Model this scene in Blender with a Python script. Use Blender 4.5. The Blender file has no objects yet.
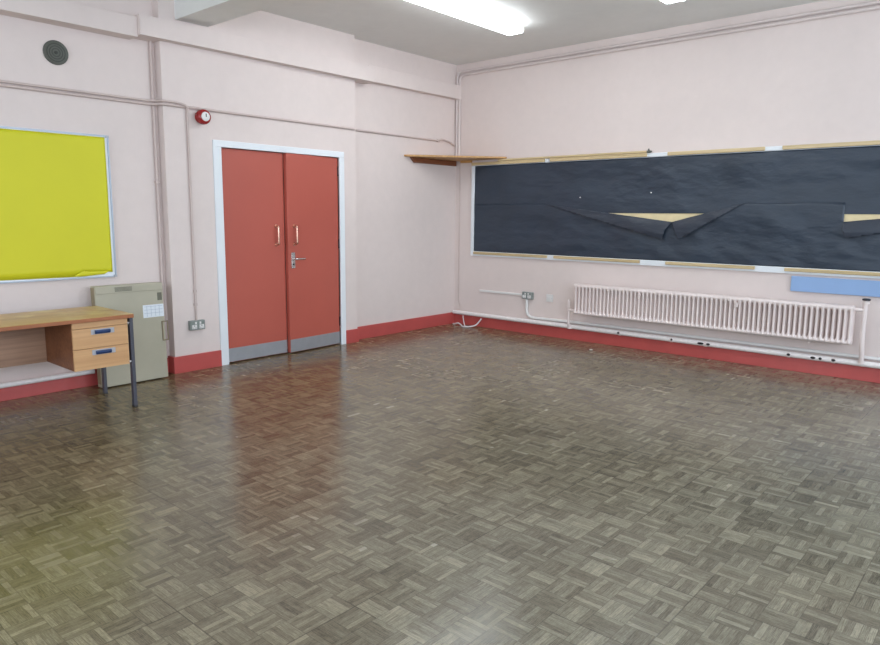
import bpy, bmesh, math, random
from mathutils import Vector, Matrix, noise

random.seed(7)
PI = math.pi
scene = bpy.context.scene
COL = scene.collection

# ------------------------------------------------------------------ materials
def srgb(r, g, b):
    def f(c):
        c /= 255.0
        return c / 12.92 if c <= 0.04045 else ((c + 0.055) / 1.055) ** 2.4
    return (f(r), f(g), f(b), 1.0)

class NT:
    """small helper round a node tree"""
    def __init__(self, name):
        self.m = bpy.data.materials.new(name)
        self.m.use_nodes = True
        self.t = self.m.node_tree
        self.b = self.t.nodes['Principled BSDF']
    def n(self, kind, **kw):
        nd = self.t.nodes.new(kind)
        for k, v in kw.items():
            setattr(nd, k, v)
        return nd
    def link(self, a, b):
        self.t.links.new(a, b)
    def put(self, v, sock):
        if isinstance(v, (int, float, tuple, list)):
            sock.default_value = v
        else:
            self.link(v, sock)
    def math(self, op, a, b=None, c=None, clamp=False):
        nd = self.n('ShaderNodeMath', operation=op)
        nd.use_clamp = clamp
        self.put(a, nd.inputs[0])
        if b is not None:
            self.put(b, nd.inputs[1])
        if c is not None:
            self.put(c, nd.inputs[2])
        return nd.outputs[0]
    def mix(self, f, a, b, blend='MIX'):
        nd = self.n('ShaderNodeMix', data_type='RGBA', blend_type=blend)
        self.put(f, nd.inputs[0])
        self.put(a, nd.inputs[6])
        self.put(b, nd.inputs[7])
        return nd.outputs[2]
    def ramp(self, f, stops):
        nd = self.n('ShaderNodeValToRGB')
        els = nd.color_ramp.elements
        while len(els) < len(stops):
            els.new(0.5)
        for e, (p, c) in zip(els, stops):
            e.position = p
            e.color = c
        self.link(f, nd.inputs[0])
        return nd.outputs[0]
    def pos(self):
        return self.n('ShaderNodeTexCoord').outputs['Object']
    def mapping(self, vec, scale=(1, 1, 1)):
        nd = self.n('ShaderNodeMapping')
        nd.inputs['Scale'].default_value = scale
        self.link(vec, nd.inputs['Vector'])
        return nd.outputs[0]
    def noise(self, vec, scale, detail=3, rough=0.55):
        nd = self.n('ShaderNodeTexNoise')
        nd.inputs['Scale'].default_value = scale
        nd.inputs['Detail'].default_value = detail
        nd.inputs['Roughness'].default_value = rough
        if vec is not None:
            self.link(vec, nd.inputs['Vector'])
        return nd.outputs[0]
    def bump(self, h, strength, dist=0.01):
        nd = self.n('ShaderNodeBump')
        nd.inputs['Strength'].default_value = strength
        nd.inputs['Distance'].default_value = dist
        self.link(h, nd.inputs['Height'])
        self.link(nd.outputs[0], self.b.inputs['Normal'])

def paint(name, col, rough=0.5, var=0.06, scale=3.0, metal=0.0, bump=0.0, spec=0.5, bscale=60):
    t = NT(name)
    p = t.pos()
    nz = t.noise(p, scale, 4)
    dk = tuple(c * (1 - var) for c in col[:3]) + (1,)
    lt = tuple(min(1, c * (1 + var)) for c in col[:3]) + (1,)
    t.link(t.ramp(nz, [(0.3, dk), (0.7, lt)]), t.b.inputs['Base Color'])
    t.b.inputs['Roughness'].default_value = rough
    t.b.inputs['Metallic'].default_value = metal
    t.b.inputs['Specular IOR Level'].default_value = spec
    if bump:
        t.bump(t.noise(p, bscale, 4), bump, 0.004)
    return t.m

def wood(name, c_dark, c_light, axis='Y', scale=1.0, rough=0.4, fine=60, stain=None):
    t = NT(name)
    p = t.pos()
    s = {'X': (1.2, fine, fine), 'Y': (fine, 1.2, fine), 'Z': (fine, fine, 1.2)}[axis]
    g = t.noise(t.mapping(p, tuple(v * scale for v in s)), 1.0, 5, 0.65)
    s2 = tuple(v * scale * 0.18 for v in s)
    g2 = t.noise(t.mapping(p, s2), 1.0, 3, 0.5)
    f = t.math('ADD', t.math('MULTIPLY', g, 0.6), t.math('MULTIPLY', g2, 0.4))
    c = t.ramp(f, [(0.34, c_dark), (0.62, c_light)])
    if stain:
        w = t.noise(p, 3.2, 5, 0.6)
        c = t.mix(t.ramp(w, [(0.5, (0, 0, 0, 1)), (0.66, (1, 1, 1, 1))]), c, stain)
    t.link(c, t.b.inputs['Base Color'])
    t.b.inputs['Roughness'].default_value = rough
    return t.m

def parquet():
    """basket-weave mosaic parquet: 112 mm squares of five fingers"""
    t = NT('parquet')
    S = 0.112
    sep = t.n('ShaderNodeSeparateXYZ')
    t.link(t.n('ShaderNodeNewGeometry').outputs['Position'], sep.inputs[0])
    x = t.math('DIVIDE', t.math('ADD', sep.outputs[0], 20 * S - 0.010), S)
    y = t.math('DIVIDE', t.math('ADD', sep.outputs[1], 120 * S - 0.0), S)
    cx, cy = t.math('FLOOR', x), t.math('FLOOR', y)
    fx, fy = t.math('FRACT', x), t.math('FRACT', y)
    par = t.math('FLOORED_MODULO', t.math('ADD', cx, cy), 2.0)
    inv = t.math('SUBTRACT', 1.0, par)
    across = t.math('ADD', t.math('MULTIPLY', fx, par), t.math('MULTIPLY', fy, inv))
    along = t.math('ADD', t.math('MULTIPLY', fy, par), t.math('MULTIPLY', fx, inv))
    a5 = t.math('MULTIPLY', across, 5.0)
    fid, ff = t.math('FLOOR', a5), t.math('FRACT', a5)
    def rnd(a, b, c):
        v = t.n('ShaderNodeCombineXYZ')
        t.put(a, v.inputs[0]); t.put(b, v.inputs[1]); t.put(c, v.inputs[2])
        w = t.n('ShaderNodeTexWhiteNoise', noise_dimensions='3D')
        t.link(v.outputs[0], w.inputs['Vector'])
        return w.outputs['Value']
    rf = rnd(cx, cy, fid)
    rc = rnd(cx, cy, 17.0)
    # wood grain that runs along each finger
    gv = t.n('ShaderNodeCombineXYZ')
    t.link(t.math('ADD', t.math('MULTIPLY', along, 0.9), t.math('MULTIPLY', rc, 40.0)), gv.inputs[0])
    t.link(t.math('ADD', t.math('MULTIPLY', across, 22.0), t.math('MULTIPLY', rf, 30.0)), gv.inputs[1])
    gr = t.noise(gv.outputs[0], 2.2, 4, 0.6)
    gp = t.math('ADD', t.math('MULTIPLY', t.noise(t.pos(), 120.0, 2, 0.6), 0.5), t.math('MULTIPLY', t.noise(t.pos(), 26.0, 3, 0.65), 0.6))
    v = t.math('MULTIPLY', t.math('POWER', rf, 1.2), 0.18)
    v = t.math('ADD', v, t.math('MULTIPLY', rc, 0.10))
    v = t.math('ADD', v, t.math('MULTIPLY', gr, 0.72))
    v = t.math('ADD', v, t.math('MULTIPLY', gp, 0.34))
    col = t.ramp(v, [(0.42, srgb(62, 56, 46)), (0.60, srgb(106, 99, 85)), (0.74, srgb(132, 125, 109)), (0.95, srgb(170, 163, 144))])
    # worn greyer middle, browner edges of the room
    big = t.noise(t.pos(), 0.55, 3, 0.5)
    dx = t.math('MULTIPLY', sep.outputs[0], 0.16)
    wear = t.math('ADD', dx, t.math('MULTIPLY', t.math('SUBTRACT', big, 0.5), 0.9), clamp=True)
    tint = t.mix(wear, (0.86, 0.72, 0.50, 1), (1.05, 1.09, 1.08, 1))
    col = t.mix(1.0, col, tint, 'MULTIPLY')
    # joints: between fingers, between squares, between 4 x 4 panels
    def edge(f, w):
        e = t.math('MINIMUM', f, t.math('SUBTRACT', 1.0, f))
        return t.math('LESS_THAN', e, w)
    jf = t.math('MULTIPLY', edge(ff, 0.055), 0.30)
    js = t.math('MULTIPLY', t.math('MAXIMUM', edge(fx, 0.014), edge(fy, 0.014)), 0.35)
    px = t.math('FRACT', t.math('DIVIDE', x, 4.0)); py = t.math('FRACT', t.math('DIVIDE', y, 4.0))
    jn = t.noise(t.pos(), 1.3, 2)
    jp = t.math('MULTIPLY', t.math('MAXIMUM', edge(px, 0.0055), edge(py, 0.0055)),
                t.math('GREATER_THAN', jn, 0.50))
    j = t.math('MAXIMUM', t.math('MAXIMUM', jf, js), t.math('MULTIPLY', jp, 0.55))
    col = t.mix(j, col, srgb(42, 36, 30))
    t.link(col, t.b.inputs['Base Color'])
    rr = t.math('ADD', 0.15, t.math('MULTIPLY', rf, 0.07))
    rr = t.math('ADD', rr, t.math('MULTIPLY', t.noise(t.pos(), 1.1, 4), 0.10))
    t.link(rr, t.b.inputs['Roughness'])
    t.b.inputs['Specular IOR Level'].default_value = 0.5
    hgt = t.math('ADD', t.math('MULTIPLY', rf, 0.5), t.math('MULTIPLY', t.math('SUBTRACT', 1.0, j), 0.5))
    hgt = t.math('ADD', hgt, t.math('MULTIPLY', gr, 0.3))
    t.bump(hgt, 0.10, 0.002)
    return t.m

def emitter(name, col, strength):
    t = NT(name)
    t.b.inputs['Base Color'].default_value = (0.9, 0.9, 0.9, 1)
    t.b.inputs['Emission Color'].default_value = col
    t.b.inputs['Emission Strength'].default_value = strength
    return t.m

def chipped_pipe():
    t = NT('pipe_paint')
    nz = t.noise(t.pos(), 7.0, 2, 0.4)
    nz2 = t.noise(t.pos(), 40.0, 3)
    c = t.ramp(nz2, [(0.3, srgb(234, 226, 224)), (0.7, srgb(244, 238, 236))])
    c = t.mix(t.math('GREATER_THAN', nz, 0.745), c, srgb(60, 52, 50))
    t.link(c, t.b.inputs['Base Color'])
    t.b.inputs['Roughness'].default_value = 0.3
    return t.m

def wall_paint(name, col):
    t = NT(name)
    p = t.pos()
    a = t.noise(p, 0.9, 4, 0.6)
    b = t.noise(p, 9.0, 5, 0.6)
    f = t.math('ADD', t.math('MULTIPLY', a, 0.65), t.math('MULTIPLY', b, 0.35))
    dk = tuple(c * 0.955 for c in col[:3]) + (1,)
    lt = tuple(min(1, c * 1.03) for c in col[:3]) + (1,)
    t.link(t.ramp(f, [(0.35, dk), (0.65, lt)]), t.b.inputs['Base Color'])
    t.b.inputs['Roughness'].default_value = 0.55
    t.b.inputs['Specular IOR Level'].default_value = 0.35
    t.bump(t.noise(p, 18, 5), 0.18, 0.004)
    return t.m

def sugar_paper(name, col, rough):
    t = NT(name)
    p = t.pos()
    nz = t.noise(p, 2.2, 4)
    t.link(t.ramp(nz, [(0.3, tuple(c * .88 for c in col[:3]) + (1,)), (0.7, tuple(c * 1.12 for c in col[:3]) + (1,))]), t.b.inputs['Base Color'])
    t.b.inputs['Roughness'].default_value = rough
    t.b.inputs['Specular IOR Level'].default_value = .6
    a = t.noise(t.mapping(p, (1.0, 1, 1.7)), 1.5, 2, .45)
    b = t.noise(t.mapping(p, (1.0, 1, 2.2)), 5.0, 3, .5)
    t.bump(t.math('ADD', t.math('MULTIPLY', a, .85), t.math('MULTIPLY', b, .15)), .7, .12)
    return t.m

M = {}
WALL = srgb(224, 210, 205)
M['wall'] = wall_paint('pink_emulsion', WALL)
M['ceil'] = wall_paint('ceiling_emulsion', srgb(232, 233, 230))
M['wallpipe'] = paint('wall_coloured_gloss', srgb(202, 184, 178), 0.45, 0.03)
M['ceilpipe'] = paint('wall_coloured_pipe', srgb(218, 205, 201), 0.45, 0.03)
M['floor'] = parquet()
M['skirt'] = paint('red_skirting_gloss', srgb(188, 84, 80), 0.3, 0.07, 5)
M['door'] = paint('red_door_paint', srgb(184, 92, 78), 0.40, 0.035, 2.0)
M['dooredge'] = paint('dark_red_edge', srgb(140, 45, 40), 0.45, 0.05)
M['white'] = paint('white_gloss', srgb(232, 236, 240), 0.3, 0.02)
M['steel'] = paint('brushed_steel', srgb(176, 180, 186), 0.38, 0.05, 12, metal=0.55)
M['chrome'] = paint('satin_chrome', srgb(205, 203, 202), 0.22, 0.04, 9, metal=0.9)
M['copper'] = paint('worn_bronze', srgb(214, 170, 150), 0.25, 0.08, 20, metal=0.85)
M['black'] = paint('black_metal', srgb(38, 38, 42), 0.45, 0.1, 8)
M['dark'] = paint('dark_gap', srgb(30, 26, 26), 0.7, 0.1)
M['legs'] = paint('charcoal_legs', srgb(72, 72, 82), 0.4, 0.06, 8)
M['plas'] = paint('white_plastic', srgb(226, 224, 222), 0.35, 0.02)
M['metalclad'] = paint('grey_metal_clad', srgb(140, 148, 144), 0.4, 0.08, 14, metal=0.3)
M['alarm'] = paint('alarm_red', srgb(150, 32, 34), 0.25, 0.05, 8)
M['vent'] = paint('dark_vent', srgb(92, 93, 86), 0.6, 0.10, 20)
M['ventdark'] = paint('vent_slot', srgb(70, 72, 66), 0.7, 0.1, 20)
M['yellow'] = paint('yellow_paper', srgb(212, 208, 30), 0.55, 0.02, 2.2, bump=0.25, bscale=5)
M['alu'] = paint('aluminium_frame', srgb(172, 180, 192), 0.35, 0.04, 10, metal=0.4)
M['paper'] = sugar_paper('black_sugar_paper', srgb(40, 52, 67), .44)
M['paperback'] = sugar_paper('black_sugar_paper_reverse', srgb(40, 48, 62), .46)
M['softboard'] = paint('tan_softboard', srgb(226, 208, 166), 0.8, 0.06, 10)
M['batten'] = wood('pale_batten', srgb(184, 160, 116), srgb(222, 200, 158), 'X', 1.0, 0.4)
M['shelfwood'] = wood('shelf_wood', srgb(168, 118, 66), srgb(206, 160, 100), 'X', 1.0, 0.45)
M['cleatwood'] = wood('dark_cleat_wood', srgb(104, 58, 36), srgb(140, 84, 52), 'Y', 1.0, 0.45)
M['desktop'] = wood('desk_top_wood', srgb(172, 130, 74), srgb(206, 166, 104), 'Y', 1.0, 0.32, 50, stain=srgb(214, 190, 132))
M['deskedge'] = wood('desk_edge_wood', srgb(150, 88, 54), srgb(176, 112, 72), 'Y', 1.0, 0.4)
M['drawer'] = wood('drawer_wood', srgb(196, 148, 102), srgb(218, 172, 124), 'Y', 1.0, 0.4, 40)
M['deskdark'] = wood('desk_dark_wood', srgb(112, 66, 40), srgb(150, 96, 62), 'Y', 1.0, 0.45, 40)
M['modesty'] = wood('modesty_panel_wood', srgb(132, 98, 78), srgb(176, 138, 112), 'Y', 1.0, 0.5, 45)
M['bluegrip'] = paint('blue_grip', srgb(34, 58, 102), 0.35, 0.05)
M['greyplate'] = paint('grey_plate', srgb(176, 176, 182), 0.35, 0.04, metal=0.3)
M['beige'] = paint('beige_enamel', srgb(178, 172, 152), 0.45, 0.04, 4)
M['beigedark'] = paint('beige_enamel_browner', srgb(146, 132, 106), 0.5, 0.06, 6)  # darker, browner beige for the cabinet's side panel and catch
M['grille'] = paint('grille_grey', srgb(108, 106, 92), 0.6, 0.08)
M['label'] = paint('white_label', srgb(228, 234, 240), 0.5, 0.02)
M['labelink'] = paint('pale_label_lines', srgb(178, 190, 204), 0.5, 0.02)
M['rad'] = paint('radiator_enamel', srgb(234, 220, 216), 0.3, 0.02, 6)
M['pipe'] = chipped_pipe()
M['blue'] = paint('pale_blue_panel', srgb(142, 172, 214), 0.45, 0.03, 3)
M['lamp'] = emitter('lit_diffuser', (0.90, 0.96, 1.0, 1), 16.0)
M['cable'] = paint('white_cable', srgb(226, 220, 222), 0.4, 0.02)

# ------------------------------------------------------------------ geometry helpers
class MB:
    def __init__(self):
        self.bm = bmesh.new()
        self.smooth = False
        self.bev = 0.0
    def box(self, x0, x1, y0, y1, z0, z1, mi=0):
        v = [self.bm.verts.new((x, y, z)) for z in (z0, z1) for y in (y0, y1) for x in (x0, x1)]
        for q in ((0, 2, 3, 1), (4, 5, 7, 6), (0, 1, 5, 4), (2, 6, 7, 3), (0, 4, 6, 2), (1, 3, 7, 5)):
            f = self.bm.faces.new([v[i] for i in q]); f.material_index = mi
        return self
    def prism(self, pts, d, mi=0):
        """closed polygon of 3-D points swept along vector d"""
        d = Vector(d)
        a = [self.bm.verts.new(p) for p in pts]
        b = [self.bm.verts.new(Vector(p) + d) for p in pts]
        fs = [self.bm.faces.new(a[::-1]), self.bm.faces.new(b)]
        n = len(pts)
        for i in range(n):
            fs.append(self.bm.faces.new((a[i], a[(i + 1) % n], b[(i + 1) % n], b[i])))
        for f in fs:
            f.material_index = mi
        return self
    def tube(self, path, r, seg=10, mi=0):
        self.smooth = True
        path = [Vector(p) for p in path]
        rs = r if isinstance(r, (list, tuple)) else [r] * len(path)
        tans = []
        for i in range(len(path)):
            a = path[max(0, i - 1)]; b = path[min(len(path) - 1, i + 1)]
            tans.append((b - a).normalized())
        up = Vector((0, 0, 1)) if abs(tans[0].z) < 0.9 else Vector((1, 0, 0))
        nrm = (up - tans[0] * up.dot(tans[0])).normalized()
        rings = []
        for p, t, rr in zip(path, tans, rs):
            nrm = (nrm - t * nrm.dot(t)).normalized()
            bi = t.cross(nrm)
            rings.append([self.bm.verts.new(p + (nrm * math.cos(2 * PI * k / seg) + bi * math.sin(2 * PI * k / seg)) * rr) for k in range(seg)])
        for a, b in zip(rings, rings[1:]):
            for k in range(seg):
                f = self.bm.faces.new((a[k], a[(k + 1) % seg], b[(k + 1) % seg], b[k])); f.material_index = mi
        self.bm.faces.new(rings[0][::-1]).material_index = mi
        self.bm.faces.new(rings[-1]).material_index = mi
        return self
    def lathe(self, base, axis, prof, seg=32, mi=0):
        """prof: list of (distance along axis, radius)"""
        ax = Vector(axis).normalized()
        return self.tube_prof(Vector(base), ax, prof, seg, mi)
    def tube_prof(self, base, ax, prof, seg, mi):
        self.smooth = True
        up = Vector((0, 0, 1)) if abs(ax.z) < 0.9 else Vector((1, 0, 0))
        n1 = (up - ax * up.dot(ax)).normalized(); n2 = ax.cross(n1)
        rings = []
        for d, r in prof:
            rings.append([self.bm.verts.new(base + ax * d + (n1 * math.cos(2 * PI * k / seg) + n2 * math.sin(2 * PI * k / seg)) * max(r, 1e-4)) for k in range(seg)])
        for a, b in zip(rings, rings[1:]):
            for k in range(seg):
                f = self.bm.faces.new((a[k], a[(k + 1) % seg], b[(k + 1) % seg], b[k])); f.material_index = mi
        self.bm.faces.new(rings[0][::-1]).material_index = mi
        self.bm.faces.new(rings[-1]).material_index = mi
        return self
    def ball(self, c, rx, ry, rz, seg=10, rings=6, mi=0):
        self.smooth = True
        mat = Matrix.Translation(c) @ Matrix.Diagonal((rx, ry, rz, 1))
        r = bmesh.ops.create_uvsphere(self.bm, u_segments=seg, v_segments=rings, radius=1, matrix=mat)
        for v in r['verts']:
            for f in v.link_faces:
                f.material_index = mi
        return self
    def build(self, name, mats, parent=None, loc=None, bevel=0.0):
        bmesh.ops.recalc_face_normals(self.bm, faces=self.bm.faces[:])
        me = bpy.data.meshes.new(name)
        if loc is not None and parent is None:
            bmesh.ops.translate(self.bm, vec=-Vector(loc), verts=self.bm.verts[:])
        if self.smooth:
            for f in self.bm.faces:
                f.smooth = True
            for e in self.bm.edges:
                if len(e.link_faces) == 2 and e.calc_face_angle(0) > 0.7:
                    e.smooth = False
        self.bm.to_mesh(me); self.bm.free()
        for m in (mats if isinstance(mats, (list, tuple)) else [mats]):
            me.materials.append(m)
        o = bpy.data.objects.new(name, me)
        COL.objects.link(o)
        if loc is not None:
            o.location = loc if parent is None else (0, 0, 0)
        if parent is not None:
            o.parent = parent
            # children are modelled in world space: cancel the parent's place
            o.matrix_parent_inverse = world_inv(parent)
        if bevel:
            b = o.modifiers.new('bevel', 'BEVEL'); b.width = bevel; b.segments = 2; b.limit_method = 'ANGLE'
        return o

def world_inv(o):
    return world(o).inverted()
def world(o):
    m = Matrix.Translation(o.location) @ o.rotation_euler.to_matrix().to_4x4()
    if o.parent is not None:
        return world(o.parent) @ o.matrix_parent_inverse @ m
    return m

def rounded(pts, r, n=5):
    """round the corners of a polyline"""
    pts = [Vector(p) for p in pts]
    out = [pts[0]]
    for a, b, c in zip(pts, pts[1:], pts[2:]):
        u = (a - b); v = (c - b)
        k = min(r, u.length * 0.49, v.length * 0.49)
        p, q = b + u.normalized() * k, b + v.normalized() * k
        for i in range(n + 1):
            s = i / n
            out.append(p * (1 - s) ** 2 + b * 2 * s * (1 - s) + q * s * s)
    out.append(pts[-1])
    return out

def tag(o, label, cat, group=None):
    o['label'] = label; o['category'] = cat
    if group: o['group'] = group
    return o
def thing(name, label, cat, loc=(0, 0, 0), group=None):
    o = bpy.data.objects.new(name, None); COL.objects.link(o)
    o.location = loc; o.empty_display_size = 0.1
    return tag(o, label, cat, group)
def struct(o):
    o['kind'] = 'structure'
    return o

# ------------------------------------------------------------------ room shell
# board wall: y = 0, left wall: x = 0 (door pier stands 0.1 m proud); metres
CZ = 3.274; RX = 8.4; RY = -10.2; PD = 0.10
PL, PR = -3.965, -1.804               # pier along the left wall
DL, DR, DT = -3.437, -2.048, 2.003    # door opening

o = MB(); o.box(-0.3, RX + .3, RY - .3, 0.3, -0.2, 0)
struct(o.build('floor', M['floor']))
o = MB(); o.box(-0.3, RX + .3, RY - .3, 0.3, CZ, CZ + .2)
struct(o.build('ceiling', M['ceil']))
o = MB(); o.box(-0.3, RX + .3, 0, 0.25, 0, CZ)
struct(o.build('wall_back', M['wall']))
o = MB()
o.box(-0.25, 0, RY, PL, 0, CZ); o.box(-0.25, 0, PR, 0, 0, CZ)
struct(o.build('wall_left', M['wall']))
o = MB()
o.box(-0.25, PD, PL, DL, 0, CZ); o.box(-0.25, PD, DR, PR, 0, CZ); o.box(-0.25, PD, DL, DR, DT, CZ)
o.box(-0.25, -0.12, DL, DR, 0, DT)
struct(o.build('wall_pier', M['wall']))
# unseen sides, with the windows that light the room
def window_wall(axis, at, spans, sill, head, lo, hi, name):
    o = MB()
    def bx(a, b, z0, z1):
        if axis == 'x': o.box(at, at + .3, a, b, z0, z1)
        else: o.box(a, b, at - .3, at, z0, z1)
    bx(lo, hi, 0, sill); bx(lo, hi, head, CZ)
    e = [lo] + [v for s in spans for v in s] + [hi]
    for a, b in zip(e[0::2], e[1::2]): bx(a, b, sill, head)
    return struct(o.build(name, M['wall']))
WX = [(-9.4, -7.0), (-6.4, -4.0), (-3.2, -0.9)]
WY = [(0.9, 3.3), (4.2, 7.4)]
SILL, HEAD = 0.95, 2.95
window_wall('x', RX, WX, SILL, HEAD, RY, 0, 'wall_right')
window_wall('y', RY, WY, SILL, HEAD, 0, RX, 'wall_front')
wn = 0
for axis, spans in (('x', WX), ('y', WY)):
    for a, b in spans:
        wn += 1
        o = MB()
        at = RX + .1 if axis == 'x' else RY - .1
        def bar(u0, u1, z0, z1):
            if axis == 'x': o.box(at, at + .05, u0, u1, z0, z1)
            else: o.box(u0, u1, at - .05, at, z0, z1)
        bar(a, b, SILL, SILL + .06); bar(a, b, HEAD - .06, HEAD)
        for k in range(4):
            u = a + (b - a - .06) * k / 3
            bar(u, u + .06, SILL, HEAD)
        bar(a, b, 2.2, 2.26)
        struct(o.build('window_%d' % wn, M['white']))
# downstand beam across the ceiling
o = MB(); o.box(PD - .05, RX, -3.82, -3.515, 3.018, CZ + .02)
struct(o.build('trim_1', M['ceil'], bevel=.004))

# skirtings
o = MB()
o.box(0, .022, RY, PL, 0, .135); o.box(PD, PD + .022, PL - .022, DL - .081, 0, .15)
o.box(0, PD, PL - .022, PL, 0, .15)
o.box(PD, PD + .022, DR + .067, PR + .004, 0, .15); o.box(0, .022, PR, 0, 0, .148)
struct(o.build('baseboard_left', M['skirt'], bevel=.003))
o = MB(); o.box(.022, RX, -.022, 0, 0, .145)
struct(o.build('baseboard_back', M['skirt'], bevel=.003))

# door frame
o = MB()
FX = PD + .016
o.box(-.1, FX, DL - .080, DL, 0, DT); o.box(-.1, FX, DR, DR + .066, 0, DT)
o.box(-.1, FX, DL - .080, DR + .066, DT, DT + .06)
struct(o.build('trim_2', M['white'], bevel=.003))

# ------------------------------------------------------------------ double doors
LX = PD - .015            # face of the closed leaf
YM = -2.745               # meeting line
def leaf(nm, y0, y1, label, hinge_right, ang):
    hy = y1 if hinge_right else y0
    root = thing(nm, label, 'door', (LX - .044, hy, 0))
    struct(root)
    root.rotation_euler.z = 0
    m = MB(); m.box(LX - .044, LX, y0 + .003, y1 - .003, .012, DT - .004)
    m.build('leaf', M['door'], root, bevel=.002)
    m = MB(); m.box(LX, LX + .003, y0 + .006, y1 - .006, .016, .145)
    k = m.build('kick_plate', M['steel'], root); k['label'] = 'brushed steel kick plate'
    py = y1 - .105 if not hinge_right else y0 + .085
    z0, z1 = 1.10, 1.305
    m = MB()
    m.tube(rounded([(LX, py, z0 + .012), (LX + .045, py, z0 + .012), (LX + .045, py, z1 - .012), (LX, py, z1 - .012)], .02), .0105, 10)
    m.lathe((LX, py, z0 + .012), (1, 0, 0), [(0, .017), (.005, .017)], 14); m.lathe((LX, py, z1 - .012), (1, 0, 0), [(0, .017), (.005, .017)], 14)
    m.build('pull_handle', M['copper'], root)
    if hinge_right:
        ly = y0 + .062
        m = MB(); m.box(LX, LX + .009, ly - .023, ly + .023, .87, 1.03)
        pl = m.build('lever_plate', M['chrome'], root, bevel=.004)
        m = MB()
        m.tube(rounded([(LX + .008, ly, .965), (LX + .052, ly, .965), (LX + .052, ly + .115, .963)], .014), .0095, 10)
        m.lathe((LX + .008, ly, .965), (1, 0, 0), [(0, .02), (.012, .017)], 16)
        m.build('lever', M['chrome'], pl)
        m = MB(); m.lathe((LX + .008, ly, .91), (1, 0, 0), [(0, .009), (.004, .009)], 14)
        m.build('keyhole', M['dark'], pl)
    for hz in (1.86, 1.10, .26):
        m = MB()
        yy = hy - (.003 if hinge_right else -.003)
        m.tube([(LX + .006, yy, hz - .05), (LX + .006, yy, hz + .05)], .009, 8)
        m.build('hinge', M['black'], root)
    root.rotation_euler.z = ang
    return root
leaf('door_1', DL, YM, 'closed left leaf of the red double door', False, 0)
leaf('door_2', YM, DR, 'right leaf of the red double door with the lever handle, slightly ajar', True, math.radians(3.3))

# ------------------------------------------------------------------ boxed trunking along the left wall
o = MB(); o.box(0, .15, RY + .02, -4.17, 2.806, 2.962)
tag(o.build('boxed_trunking', M['wall'], loc=(0.05, -7, 2.815), bevel=.004), 'boxed-in white trunking high above the yellow noticeboard', 'trunking', 'boxed trunking along the left wall')
o = MB(); o.box(0.0, .19, -4.17, PL, 2.822, 2.978); o.box(PD, .19, PL, PR, 2.822, 2.978); o.box(0.0, .19, PR, -1.59, 2.822, 2.978)
bmesh.ops.remove_doubles(o.bm, verts=o.bm.verts[:], dist=1e-5)
tag(o.build('boxed_trunking', M['wall'], loc=(0.15, -2.9, 2.822)), 'boxed-in trunking over the red double doors, proudest of the run', 'trunking', 'boxed trunking along the left wall')
o = MB(); o.box(0, .085, -1.59, -.001, 2.850, 3.014)
tag(o.build('boxed_trunking', M['wall'], loc=(0.03, -.8, 2.852), bevel=.004), 'short slim boxed trunking ending at the far corner', 'trunking', 'boxed trunking along the left wall')

# ------------------------------------------------------------------ conduits and pipes on the left wall
R1 = .012
def run(name, pts, r, label, cat, mat='wallpipe', bend=.03, group=None, clips=()):
    m = MB(); m.tube(rounded(pts, bend), r, 10)
    ob = tag(m.build(name, M[mat], loc=pts[0]), label, cat, group)
    for c in clips:
        k = MB(); k.box(*c); k.build('saddle', M[mat], ob, bevel=.002)
    return ob
run('conduit', [(.013, RY + .1, 2.312), (.013, PL - .10, 2.314), (.046, PL - .045, 2.314), (PD + .013, PL - .012, 2.314), (PD + .013, PL + .03, 2.314), (PD + .013, PR - .03, 2.314), (.013, PR + .05, 2.322), (.013, -.36, 2.322), (.02, -.30, 2.345), (.02, -.16, 2.325), (.02, -.05, 2.285)],
    R1, 'long thin wall-coloured conduit running the length of the left wall at head-of-door height', 'conduit',
    clips=[(0, .02, -.38, -.34, 2.305, 2.34)])
run('conduit', [(.014, RY + .1, 2.340), (.014, PL - .10, 2.342), (.046, PL - .045, 2.342), (PD + .014, PL - .012, 2.342), (PD + .014, PL + .03, 2.342), (PD + .017, -3.84, 2.342), (PD + .038, -3.76, 2.318), (PD + .015, -3.755, 2.27), (PD + .012, -3.752, .455)],
    .010, 'thin wall-coloured conduit dropping beside the door to the wall socket', 'conduit', bend=.05,
    clips=[(PD, PD + .016, -3.768, -3.736, z - .012, z + .012) for z in (.72, .60)])
run('pipe', [(.018, -4.005, .14), (.018, -4.005, 2.822)], .013, 'pink-painted upright pipe in the angle behind the beige cabinet', 'pipe',
    clips=[(0, .034, -4.024, -3.986, 1.66, 1.685)])
run('pipe', [(.045, RY + .1, .125), (.045, -4.64, .125)], .02, 'white pipe along the red skirting beneath the desk', 'pipe', mat='pipe')
# two pipes below the ceiling of the board wall, turning down at the corner
run('pipe', [(RX - .1, -.02, 3.182), (.030, -.02, 3.182), (.030, -.025, 3.03), (.030, -.025, 2.116)], .016,
    'upper of two wall-coloured pipes under the ceiling above the black board', 'pipe', mat='ceilpipe', bend=.09, group='pipes under the ceiling of the board wall')
run('pipe', [(RX - .1, -.02, 3.140), (.068, -.02, 3.140), (.068, -.02, 2.116)], .016,
    'lower of two wall-coloured pipes under the ceiling above the black board', 'pipe', mat='ceilpipe', bend=.08, group='pipes under the ceiling of the board wall')
run('cable', [(.075, -.008, 2.09), (.075, -.008, .50), (.075, -.008, .32), (.11, -.008, .22), (.12, -.03, .195)], .006, 'thin painted cable down the corner under the shelf', 'cable')

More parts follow.
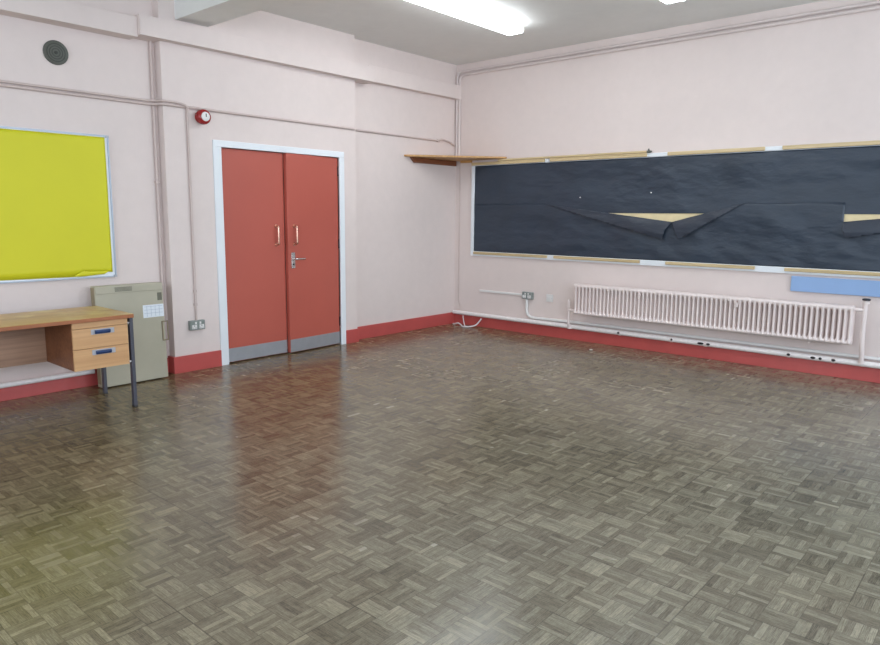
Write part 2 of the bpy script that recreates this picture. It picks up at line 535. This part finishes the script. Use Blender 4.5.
# ------------------------------------------------------------------ things on the left wall
v = thing('wall_vent', 'round dark grey vent high on the wall above the yellow board', 'vent', (0, -4.748, 2.606))
m = MB(); m.lathe((0, -4.748, 2.606), (1, 0, 0), [(0, .089), (.012, .089), (.016, .084), (.012, .079), (.012, .002)], 40)
m.build('vent_plate', M['vent'], v)
for r in (.068, .050, .032):
    m = MB(); m.lathe((.011, -4.748, 2.606), (1, 0, 0), [(0, r), (.003, r), (.003, r - .007), (0, r - .007)], 36)
    m.build('vent_ring', M['ventdark'], v)
m = MB(); m.lathe((.011, -4.748, 2.606), (1, 0, 0), [(0, .013), (.008, .011), (.010, .004)], 16); m.build('centre_screw', M['ventdark'], v)

AY, AZ = -3.625, 2.243
a = thing('fire_alarm_sounder', 'round red fire alarm sounder on the wall left of the door top', 'fire alarm', (PD, AY, AZ))
m = MB(); m.lathe((PD, AY, AZ), (1, 0, 0), [(0, .052), (.03, .052), (.034, .048)], 28); b_ = m.build('mounting_base', M['alarm'], a)
m = MB(); m.lathe((PD + .032, AY, AZ), (1, 0, 0), [(0, .058), (.006, .064), (.035, .064), (.05, .056), (.058, .04)], 32); m.build('sounder_body', M['alarm'], a)
m = MB(); m.lathe((PD + .088, AY, AZ), (1, 0, 0), [(0, .040), (.006, .039), (.011, .028), (.012, .004)], 28); m.build('front_cap', M['plas'], a)['label'] = 'white front cap'
m = MB(); m.box(PD + .099, PD + .1015, AY - .004, AY + .004, AZ - .004, AZ + .024); m.build('front_mark', M['dark'], a)

# yellow noticeboard
BY0, BY1, BZ0, BZ1 = -6.20, -4.398, .885, 2.024
n = thing('noticeboard', 'yellow paper-covered noticeboard in a slim pale frame above the desk', 'noticeboard', (0, -5.3, BZ0))
m = MB(); t_ = .009
m.box(0, .022, BY0, BY1, BZ0, BZ0 + t_); m.box(0, .022, BY0, BY1, BZ1 - t_, BZ1); m.box(0, .022, BY0, BY0 + t_, BZ0 + t_, BZ1 - t_); m.box(0, .022, BY1 - t_, BY1, BZ0 + t_, BZ1 - t_)
m.build('frame', M['alu'], n)
m = MB(); m.box(0, .009, BY0 + t_, BY1 - t_, BZ0 + t_, BZ1 - t_); m.build('backing_board', M['white'], n)
def sheet(poly, yfun, name, mats, parent, cuts=3, axis='y', thick=.0008):
    """a sheet of paper: polygon in wall coordinates (u, z), tessellated and gently buckled"""
    bm = bmesh.new()
    pieces = poly if isinstance(poly[0], list) else [poly]
    us = [q[0] for k in pieces for q in k]; zs = [q[1] for k in pieces for q in k]
    for k in pieces:
        bm.faces.new([bm.verts.new((q[0], q[1], 0)) for q in k])
    bmesh.ops.remove_doubles(bm, verts=bm.verts[:], dist=1e-5)
    step = cuts
    u = math.floor(min(us) / step) * step
    while u < max(us):
        bmesh.ops.bisect_plane(bm, geom=bm.verts[:] + bm.edges[:] + bm.faces[:], plane_co=(u, 0, 0), plane_no=(1, 0, 0)); u += step
    z = math.floor(min(zs) / step) * step
    while z < max(zs):
        bmesh.ops.bisect_plane(bm, geom=bm.verts[:] + bm.edges[:] + bm.faces[:], plane_co=(0, z, 0), plane_no=(0, 1, 0)); z += step
    bmesh.ops.remove_doubles(bm, verts=bm.verts[:], dist=1e-5)
    for v in bm.verts:
        a, b = v.co.x, v.co.y
        d = yfun(a, b)
        v.co = (a, -d, b) if axis == 'y' else (d, a, b)
    for f in bm.faces: f.smooth = True
    me = bpy.data.meshes.new(name); bm.to_mesh(me); bm.free()
    for mm in (mats if isinstance(mats, list) else [mats]): me.materials.append(mm)
    ob = bpy.data.objects.new(name, me); COL.objects.link(ob)
    if parent is not None:
        ob.parent = parent; ob.matrix_parent_inverse = world_inv(parent)
    so = ob.modifiers.new('thickness', 'SOLIDIFY'); so.thickness = thick; so.offset = 0
    return ob
def wav(u, z, s, amp, seed=0.0):
    return amp * noise.fractal(Vector((u * s, z * s * 1.7, seed)), 1.0, 2.0, 3)
def ybend(u, z):
    d = .0125 + wav(u, z, 1.6, .0025, 3.1)
    return max(d, .0102)
YP = [(BY0 + .016, BZ0 + .03), (-4.72, BZ0 + .016), (-4.655, BZ0 + .060), (BY1 - .028, BZ0 + .040), (BY1 - .028, BZ1 - .016), (BY0 + .016, BZ1 - .016)]
sheet(YP, ybend, 'yellow_paper', M['yellow'], n, .06, 'x')
sheet([(-4.74, BZ0 + .020), (-4.655, BZ0 + .070), (-4.64, BZ0 + .058), (BY1 - .06, BZ0 + .050), (BY1 - .10, BZ0 + .028), (-4.69, BZ0 + .016)], lambda u, z: .018 + .01 * max(0, (BZ0 + .07 - z) / .06), 'loose_fold', M['yellow'], n, .03, 'x')
for yy, zz in ((BY1 - .01, BZ1 - .008), (BY1 - .01, BZ0 + .008)):
    m = MB(); m.box(0, .026, yy - .011, yy + .011, zz - .008, zz + .008); m.build('corner_fixing', M['greyplate'], n)

# ------------------------------------------------------------------ sockets
def socket(cx_, z_, wall, label):
    """double switched socket; wall 'L' faces +x at x = PD, 'B' faces -y at y = 0"""
    def pbox(m, u0, u1, z0, z1, d0, d1):
        if wall == 'L': m.box(PD + d0, PD + d1, u0, u1, z0, z1)
        else: m.box(u0, u1, -d1, -d0, z0, z1)
    root = thing('wall_socket', label, 'socket', (PD, cx_, z_) if wall == 'L' else (cx_, 0, z_))
    m = MB(); pbox(m, cx_ - .073, cx_ + .073, z_ - .043, z_ + .043, 0, .036); m.build('back_box', M['metalclad'], root, bevel=.004)
    m = MB(); pbox(m, cx_ - .070, cx_ + .070, z_ - .040, z_ + .040, .036, .042); m.build('face_plate', M['metalclad'], root, bevel=.002)
    for s in (-1, 1):
        m = MB(); pbox(m, cx_ + s * .035 - .023, cx_ + s * .035 + .023, z_ - .030, z_ + .006, .042, .046); ins = m.build('outlet', M['plas'], root, bevel=.001)
        m = MB()
        pbox(m, cx_ + s * .035 - .003, cx_ + s * .035 + .003, z_ - .008, z_ + .002, .046, .0465)
        for q in (-1, 1): pbox(m, cx_ + s * .035 + q * .011 - .004, cx_ + s * .035 + q * .011 + .004, z_ - .023, z_ - .019, .046, .0465)
        m.build('pin_slots', M['dark'], ins)
        m = MB(); pbox(m, cx_ + s * .022 - .008, cx_ + s * .022 + .008, z_ + .012, z_ + .032, .042, .048); m.build('rocker_switch', M['plas'], root, bevel=.001)
    return root
socket(-3.755, .415, 'L', 'grey double wall socket low beside the red double doors')
socket(1.168, .463, 'B', 'double wall socket on the board wall left of the radiator')
s = thing('blank_plate', 'small square white wall plate between the socket and the radiator', 'wall plate', (1.467, 0, .456))
m = MB(); m.box(1.423, 1.511, -.012, 0, .412, .50); m.build('plate', M['plas'], s, bevel=.003)
m = MB(); m.box(1.447, 1.487, -.015, -.012, .436, .476); m.build('centre_module', M['plas'], s, bevel=.001)
for dx in (-.03, .03):
    m = MB(); m.lathe((1.467 + dx, -.012, .456), (0, -1, 0), [(0, .004), (.001, .004)], 8); m.build('screw', M['greyplate'], s)
o = MB(); o.box(.43, 1.0955, -.018, .002, .453, .477)
tag(o.build('cable_trunking', M['plas'], loc=(.74, 0, .465), bevel=.002), 'short strip of pale mini trunking leading to the socket on the board wall', 'trunking')
run('conduit', [(1.155, -.018, .42), (1.155, -.018, .198), (1.77, -.018, .207), (6.2, -.018, .212)], .017, 'white conduit bending down from the socket and running behind the heating pipe', 'conduit', mat='plas', bend=.14)

# ------------------------------------------------------------------ heating pipe and radiator
hp = thing('heating_pipe', 'thick white heating pipe along the red skirting below the radiator', 'pipe', (3.2, -.05, .155))
m = MB(); m.tube([(.03, -.05, .158), (RX - .05, -.05, .158)], .026, 12); m.build('main_pipe', M['pipe'], hp)
m = MB(); m.tube(rounded([(1.79, -.08, .165), (1.79, -.11, .19), (1.79, -.11, .44)], .03), .013, 10)
m.tube([(1.79, -.11, .36), (1.90, -.12, .352)], .015, 10); m.lathe((1.79, -.11, .43), (0, 0, 1), [(0, .017), (.03, .017), (.045, .008)], 12)
m.lathe((1.79, -.075, .158), (0, 0, 1), [(-.02, .024), (.02, .024)], 12)
m.build('return_riser', M['rad'], hp)
m = MB(); m.tube(rounded([(4.69, -.075, .165), (4.69, -.09, .24), (4.685, -.115, .36), (4.685, -.12, .69)], .10), .020, 12)
m.tube([(4.685, -.12, .635), (4.60, -.12, .635)], .017, 10)
m.build('flow_riser', M['rad'], hp)
m = MB(); m.lathe((4.69, -.12, .69), (0, 0, 1), [(0, .027), (.02, .027), (.022, .016), (.030, .015)], 16); m.build('valve_body', M['rad'], hp)
m = MB(); m.lathe((4.69, -.12, .718), (0, 0, 1), [(0, .024), (.002, .032), (.014, .032), (.018, .02)], 16)
m.build('valve', M['black'], hp)['label'] = 'black valve head'
for x in (2.40, 2.98, 3.33, 4.10, 4.47):
    k = MB(); k.tube([(x - .012, -.052, .1555), (x + .012 + random.random() * .01, -.052, .1555)], .0272, 12); k.build('pipe_clip', M['rad'], hp)
for x, l in ((2.395, .016), (2.99, .012), (3.29, .034), (3.365, .02), (4.105, .016), (4.31, .022), (4.37, .014), (4.475, .018)):
    k = MB(); k.ball((x, -.0775, .160), l, .004, .012, 8, 5); k.build('paint_chip', M['dark'], hp)

rad = thing('radiator', 'long low white column radiator under the black display board', 'radiator', (3.23, -.12, .33))
NCOL = 62; X0 = 1.905; PITCH = .0441
ZB, ZT = .345, .645
proto = None
for i in range(NCOL):
    x = X0 + PITCH * i
    if proto is None:
        m = MB()
        for yy in (-.166, -.120, -.074):
            r_ = .0102 if yy < -.15 else .0155
            m.tube([(0, yy, ZB), (0, yy, ZB + .02), (0, yy, ZB + .04), (0, yy, ZT - .04), (0, yy, ZT - .02), (0, yy, ZT)], [.017, .016, r_, r_, .016, .017], 8)
        for zz in (ZB, ZT):
            m.ball((0, -.12, zz), .0222, .064, .022, 10, 8)
        me_o = m.build('column', M['rad'], rad)
        proto = me_o
        # children sit in world space through the parent inverse; slide along x
        me_o.location = (x, 0, 0)
    else:
        c = proto.copy(); c.location = (x, 0, 0); COL.objects.link(c)
XE = X0 + PITCH * (NCOL - 1)
for zz in (ZB, ZT):
    m = MB(); m.tube([(X0 - .02, -.158, zz), (XE + .02, -.158, zz)], .0225 if zz == ZT else .0195, 10); m.tube([(X0 - .012, -.09, zz), (XE + .012, -.09, zz)], .0185, 10); m.build('header_pipe', M['rad'], rad)
for x in (2.665, 3.65):
    m = MB()
    m.box(x - .012, x + .012, -.192, 0, ZT - .046, ZT - .030); m.box(x - .012, x + .012, -.196, -.186, ZT - .075, ZT - .03)
    m.build('wall_bracket', M['rad'], rad, bevel=.002)
m = MB(); m.tube([(4.28, -.12, ZB), (4.28, -.12, ZB - .045)], .010, 8); m.build('drain_plug', M['rad'], rad)

# ------------------------------------------------------------------ black display board
EX = 6.1
d = thing('display_board', 'long display board lined in black paper, two flaps hanging open', 'display board', (3.2, 0, .92))
m = MB(); fx0 = .278; fz0, fz1 = .905, 2.062
m.box(fx0, EX, -.024, 0, fz0, .962); m.box(fx0, EX, -.010, 0, 2.014, fz1); m.box(fx0, EX, -.024, 0, 2.024, fz1); m.box(fx0, fx0 + .048, -.024, 0, .962, 2.014); m.box(EX - .048, EX, -.024, 0, .962, 2.014)
m.build('frame', M['white'], d, bevel=.003)
m = MB(); m.box(fx0 + .048, EX - .048, -.010, 0, .962, 2.014); m.build('softboard_panel', M['softboard'], d)['label'] = 'tan softboard backing showing in the gaps'
ZS, ZU = 1.55, 1.449
def w1(u, z): return .0165 + wav(u, z, 1.5, .0045, 1.7) + .0030 * noise.noise(Vector((u * 5, z * 9, 2.0)))
def wu(u, z): return max(.0112, w1(u, z) - .002 + wav(u, z, 2.2, .004, 9.0) + .006 * max(0, wav(u * .45, z, 3.1, 1.0, 5.0)))
def wl(u, z):
    return max(.0126, wu(u, z) + .0014 + .004 * max(0, wav(u * .6, z, 2.7, 1.0, 12.0)) * min(1, max(0, (ZS - z) / .12)))
xl, xr = fx0 + .050, EX - .05
sheet([(xl, 2.020), (xl, ZU), (xr, ZU), (xr, 2.020)], wu, 'upper_sheet', M['paper'], d, .05)
def col_(x0, z0, x1, z1): return [(x0, .963), (x1, .963), (x1, z1), (x0, z0)]
sheet([col_(xl, ZS, 1.345, ZS), col_(1.345, ZS, 2.9, 1.362), col_(2.9, 1.362, 3.603, ZS), col_(3.603, ZS, 4.443, ZS), col_(4.443, 1.383, xr, ZS)], wl, 'lower_sheet', M['paper'], d, .025)
def flap(a, f, tip, name='flap', lift=.034, curl=.0, mid=None):
    """folded corner: a-f is the fold line, tip hangs below it"""
    a, f, tip = Vector(a), Vector(f), Vector(tip)
    e = (f - a).normalized(); nn = Vector((-e.y, e.x))
    if (tip - a).dot(nn) < 0: nn = -nn
    H = (tip - a).dot(nn)
    def fn(u, z):
        h = max(0, (Vector((u, z)) - a).dot(nn)) / H
        s = max(0, min(1, (Vector((u, z)) - a).dot(e) / (f - a).length))
        return wl(u, z) + .004 + lift * math.sin(min(1, h * 1.15) * PI * .62) * (0.25 + .75 * s)
    poly = [tuple(a), tuple(f)]
    if mid: poly += mid
    poly.append(tuple(tip))
    return sheet(poly, fn, name, M['paperback'], d, .018)
flap((1.345, ZS), (2.9, 1.362), (2.815, 1.180), mid=[(2.875, 1.325), (2.838, 1.275)])
flap((3.603, ZS), (2.9, 1.362), (2.985, 1.180))
flap((6.03, ZS), (4.447, 1.383), (4.495, 1.240), mid=[(4.441, 1.33), (4.455, 1.285)])
for x, z in ((2.66, 1.66), (1.83, 1.62)):
    m = MB(); m.lathe((x, -.014, z), (0, -1, 0), [(0, .007), (.010, .006), (.012, .003)], 10); m.build('drawing_pin', M['plas'], d)
def batten(x0, x1, z0, z1, y=.044):
    m = MB(); m.box(x0, x1, -y, -.022, z0, z1); return m.build('batten', M['batten'], d, bevel=.006)
for x0, x1 in ((.285, 1.36), (1.43, 2.60), (2.82, 3.75), (3.90, 5.0)): batten(x0, x1, 2.026, 2.062)
for x0, x1 in ((.335, 1.43), (1.52, 2.58), (2.86, 3.74), (4.0, 5.1)): batten(x0, x1, .926, .958)
pole = thing('wooden_pole', 'thin wooden pole resting on top of the black board, dark knob at its end', 'pole', (1.6, -.038, 2.0625))
m = MB(); m.tube([(.70, -.038, 2.0755), (2.60, -.038, 2.0755)], .0130, 10); m.build('shaft', M['batten'], pole)
m = MB(); m.lathe((2.60, -.038, 2.0755), (1, 0, 0), [(0, .012), (.006, .013), (.03, .013), (.036, .011), (.05, .009)], 14); m.box(2.612, 2.624, -.044, -.032, 2.0755, 2.106); m.build('end_knob', M['vent'], pole)['label'] = 'dark end knob'

# corner shelf
sh = thing('corner_shelf', 'triangular wooden corner shelf high above the end of the black board', 'shelf', (.2, -.2, 2.10))
m = MB(); m.prism([(.002, -.002, 2.092), (.002, -.955, 2.092), (.03, -.955, 2.092), (.80, -.03, 2.092), (.80, -.002, 2.092)], (0, 0, .022)); m.build('shelf_board', M['shelfwood'], sh, bevel=.002)
m = MB(); m.prism([(.002, -.865, 2.091), (.002, -.80, 2.030), (.002, -.03, 2.030), (.002, -.03, 2.091)], (.035, 0, 0)); m.build('side_cleat', M['cleatwood'], sh, bevel=.002)['label'] = 'dark brown cleat fixed to the left wall'
m = MB(); m.box(.10, .27, -.03, -.002, 2.066, 2.091); m.build('back_cleat', M['shelfwood'], sh)

# blue panel below the board
o = MB(); o.box(4.062, 5.9, -.028, 0, .747, .884)
tag(o.build('blue_panel', M['blue'], loc=(4.98, 0, .747), bevel=.003), 'pale blue wall panel under the right end of the black board', 'panel')

# loose cable in the corner
m = MB()
pts = [(.07, -.10, .012), (.10, -.125, .012), (.17, -.12, .03), (.23, -.13, .012), (.30, -.19, .010), (.38, -.18, .010), (.45, -.12, .03), (.49, -.09, .08), (.52, -.085, .12)]
sp = []
def cr(p, k=6):
    p = [Vector(q) for q in p]; p = [p[0]] + p + [p[-1]]; out = []
    for i in range(1, len(p) - 2):
        for j in range(k):
            s = j / k
            out.append(.5 * ((2 * p[i]) + (p[i + 1] - p[i - 1]) * s + (2 * p[i - 1] - 5 * p[i] + 4 * p[i + 1] - p[i + 2]) * s * s + (3 * p[i] - p[i - 1] - 3 * p[i + 1] + p[i + 2]) * s ** 3))
    out.append(p[-2]); return out
m.tube(cr(pts), .009, 8)
m.tube(cr([(.22, -.085, .13), (.24, -.10, .09), (.28, -.13, .03), (.32, -.16, .012), (.38, -.165, .012)]), .006, 8)
tag(m.build('loose_cable', M['cable'], loc=(.3, -.2, 0)), 'white cable lying loose on the floor in the far corner', 'cable')
m = MB(); m.ball((2.26, -.42, .006), .022, .014, .006, 8, 5)
tag(m.build('plaster_flake', M['plas'], loc=(2.26, -.42, 0)), 'small white flake on the parquet below the radiator', 'debris')

# ------------------------------------------------------------------ beige cabinet leaning on the wall
CW0, CW1, CH, CT = -4.645, -4.085, .822, .085
cab = thing('metal_cabinet', 'flat beige metal cabinet standing against the wall behind the desk end', 'cabinet', (.115, (CW0 + CW1) / 2, .0))
cx0 = .115
m = MB(); m.box(cx0, cx0 + CT, CW0, CW1, .002, CH)
body = m.build('body', M['beige'], cab, bevel=.006)
xf = cx0 + CT
m = MB(); m.box(xf - .002, xf + .006, CW0 + .004, CW1 - .004, CH - .062, CH - .003); m.build('top_rail', M['beige'], cab, bevel=.002)
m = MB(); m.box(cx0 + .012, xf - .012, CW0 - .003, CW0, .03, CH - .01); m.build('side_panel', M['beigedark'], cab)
m = MB()
for k in range(4):
    z = CH - .050 + k * .009
    m.box(xf + .005, xf + .0075, -4.49, -4.35, z, z + .005)
m.build('grille', M['grille'], cab)
m = MB(); m.box(xf, xf + .004, -4.135, -4.098, CH - .150, CH - .085); m.build('switch_panel', M['grille'], cab)
m = MB(); m.box(xf, xf + .002, -4.268, -4.088, CH - .290, CH - .183); lb = m.build('paper_label', M['label'], cab)
m = MB()
for k in range(3): m.box(xf + .002, xf + .0025, -4.258, -4.098, CH - .255 + k * .028, CH - .252 + k * .028)
for k in range(4): m.box(xf + .002, xf + .0025, -4.236 + k * .036, -4.233 + k * .036, CH - .282, CH - .192)
m.build('label_lines', M['labelink'], lb)
m = MB(); z0, z1 = CH - .50, CH - .33
for a in ((-4.115, -4.105, z0, z1), (-4.07, -4.06, z0, z1), (-4.115, -4.06, z0, z0 + .01), (-4.115, -4.06, z1 - .01, z1)):
    m.box(xf, xf + .008, *a)
m.build('catch', M['beigedark'], cab, bevel=.002)
cab.rotation_euler.y = -math.radians(2.2)
cab.location.z = .0035

# ------------------------------------------------------------------ desk
DX0, DX1, DY0, DY1, DZ = .275, .905, -6.18, -4.682, .69
dk = thing('desk', 'wooden two-drawer desk with charcoal metal legs under the yellow board', 'desk', ((DX0 + DX1) / 2, (DY0 + DY1) / 2, 0))
m = MB(); m.box(DX0, DX1, DY0, DY1, DZ - .027, DZ - .0015); m.build('edge_band', M['deskedge'], dk, bevel=.002)['label'] = 'reddish-brown edging'
m = MB(); m.box(DX0 + .001, DX1 - .001, DY0 + .001, DY1 - .001, DZ - .0015, DZ + .001); m.build('desktop', M['desktop'], dk)
py0, py1, pz0, pz1 = -5.10, -4.722, .327, DZ - .030
m = MB(); m.box(DX0 + .09, .865, py0, py0 + .018, pz0, pz1); m.box(DX0 + .09, .865, py1 - .018, py1, pz0, pz1)
m.box(DX0 + .092, .864, py0 + .018, py1 - .018, pz0 + .002, pz0 + .018); m.box(DX0 + .092, DX0 + .105, py0 + .018, py1 - .018, pz0 + .018, pz1 - .002)
m.build('pedestal', M['deskdark'], dk, bevel=.001)
m = MB(); m.box(.866, .884, py0, py1, pz1 - .040, pz1); m.build('top_rail', M['drawer'], dk, bevel=.001)
zs = [(pz0, .474), (.477, pz1 - .043)]
for z0, z1 in zs:
    m = MB(); m.box(.866, .884, py0, py1, z0, z1); m.box(.40, .866, py0 + .025, py1 - .025, z0 + .02, z1 - .02)
    dr = m.build('drawer', M['drawer'], dk, bevel=.0015)
    zc = z0 + (z1 - z0) * .80
    yc = (py0 + py1) / 2 + .012
    m = MB(); m.box(.884, .888, yc - .080, yc + .080, zc - .018, zc + .018); pl = m.build('handle_plate', M['greyplate'], dr, bevel=.001)
    m = MB(); m.prism([(.888, yc - .056, zc - .014), (.888, yc - .056, zc + .012), (.904, yc - .056, zc + .010), (.908, yc - .056, zc + .002), (.900, yc - .056, zc - .014)], (0, .104, 0))
    m.build('handle_grip', M['bluegrip'], dr, bevel=.002)
m = MB(); m.box(DX0 + .095, DX0 + .110, DY0 + .04, py0 - .001, .327, DZ - .027); m.build('modesty_panel', M['modesty'], dk)
for lx, ly in ((.852, DY1 - .026), (DX0 + .055, DY1 - .018), (.852, DY0 + .005), (DX0 + .055, DY0 + .005)):
    m = MB(); m.box(lx, lx + .038, ly, ly + .025, 0.004, DZ - .027); lg = m.build('leg', M['legs'], dk, bevel=.002)
    m = MB(); m.box(lx - .001, lx + .039, ly - .001, ly + .026, 0, .012); m.build('foot_cap', M['black'], lg, bevel=.002)
for ly in (DY1 - .026, DY0 + .005):
    m = MB(); m.box(DX0 + .093, .852, ly + .002, ly + .022, DZ - .057, DZ - .027); m.build('side_rail', M['legs'], dk)
for zz in (.628, .345):
    m = MB(); m.lathe((.886, DY1 - .030 - .006, zz), (1, 0, 0), [(0, .008), (.004, .007)], 10); m.build('bolt', M['chrome'], dk)

# ------------------------------------------------------------------ ceiling lamps
LZ = 3.182
def lamp_fix(x0, label, y1=-1.08, ln=1.82):
    y0 = y1 - ln; w = .178
    r = thing('ceiling_lamp', label, 'ceiling lamp', (x0 + w / 2, (y0 + y1) / 2, CZ), 'fluorescent ceiling lamps')
    m = MB(); m.box(x0 + .006, x0 + w - .006, y0 + .006, y1 - .006, CZ - .034, CZ); m.build('housing', M['white'], r)
    m = MB(); zt = CZ - .028
    m.prism([(x0 + .010, y0, LZ), (x0, y0, LZ + .010), (x0, y0, zt - .006), (x0 + w, y0, zt - .006), (x0 + w, y0, LZ + .010), (x0 + w - .010, y0, LZ)], (0, ln, 0)); m.build('diffuser', M['lamp'], r)
    return r
lamp_fix(1.56, 'lit fluorescent ceiling lamp nearest the corner, left of the two')
lamp_fix(3.18, 'lit fluorescent ceiling lamp at the top edge, right of the two, only its end showing')

# ------------------------------------------------------------------ daylight and camera
def area(name, loc, rot, sx, sy, power, col):
    L = bpy.data.lights.new(name, 'AREA'); L.shape = 'RECTANGLE'; L.size = sx; L.size_y = sy; L.energy = power; L.color = col
    ob = bpy.data.objects.new(name, L); COL.objects.link(ob); ob.location = loc; ob.rotation_euler = rot
    return ob
SKY = (0.75, 0.87, 1.0)
zc = (SILL + HEAD) / 2
for a, b in WX:
    area('window_daylight', (RX + .09, (a + b) / 2, zc), (0, PI / 2, 0), HEAD - SILL, b - a, 92, SKY)
for a, b in WY:
    area('window_daylight', ((a + b) / 2, RY - .09, zc), (PI / 2, 0, 0), b - a, HEAD - SILL, 70, SKY)
w = bpy.data.worlds.new('sky'); scene.world = w; w.use_nodes = True
bg = w.node_tree.nodes['Background']
bg.inputs['Color'].default_value = (0.75, 0.86, 1.0, 1); bg.inputs['Strength'].default_value = 1.0

cam = bpy.data.cameras.new('camera'); co = bpy.data.objects.new('camera', cam); COL.objects.link(co)
cam.sensor_fit = 'HORIZONTAL'; cam.sensor_width = 36.0; cam.lens = 689.491 * 36.0 / 880.0
cam.shift_x = 1.814 / 880.0; cam.shift_y = -4.396 / 880.0
cam.clip_start = .05
right = Vector((0.75114508, 0.6600873, 0.00811347)); up = Vector((-0.10357305, 0.10570458, 0.98898896)); fwd = Vector((-0.65196142, 0.74371453, -0.14776673))
mw = Matrix((right, up, -fwd)).transposed().to_4x4()
mw.translation = Vector((5.79800, -6.93336, 1.41204))
co.matrix_world = mw
scene.camera = co

vs = scene.view_settings
vs.view_transform = 'Standard'; vs.look = 'None'; vs.gamma = 1.0; vs.use_curve_mapping = False
vs.exposure = 0.0
scene.cycles.diffuse_bounces = 6
scene.cycles.max_bounces = 10
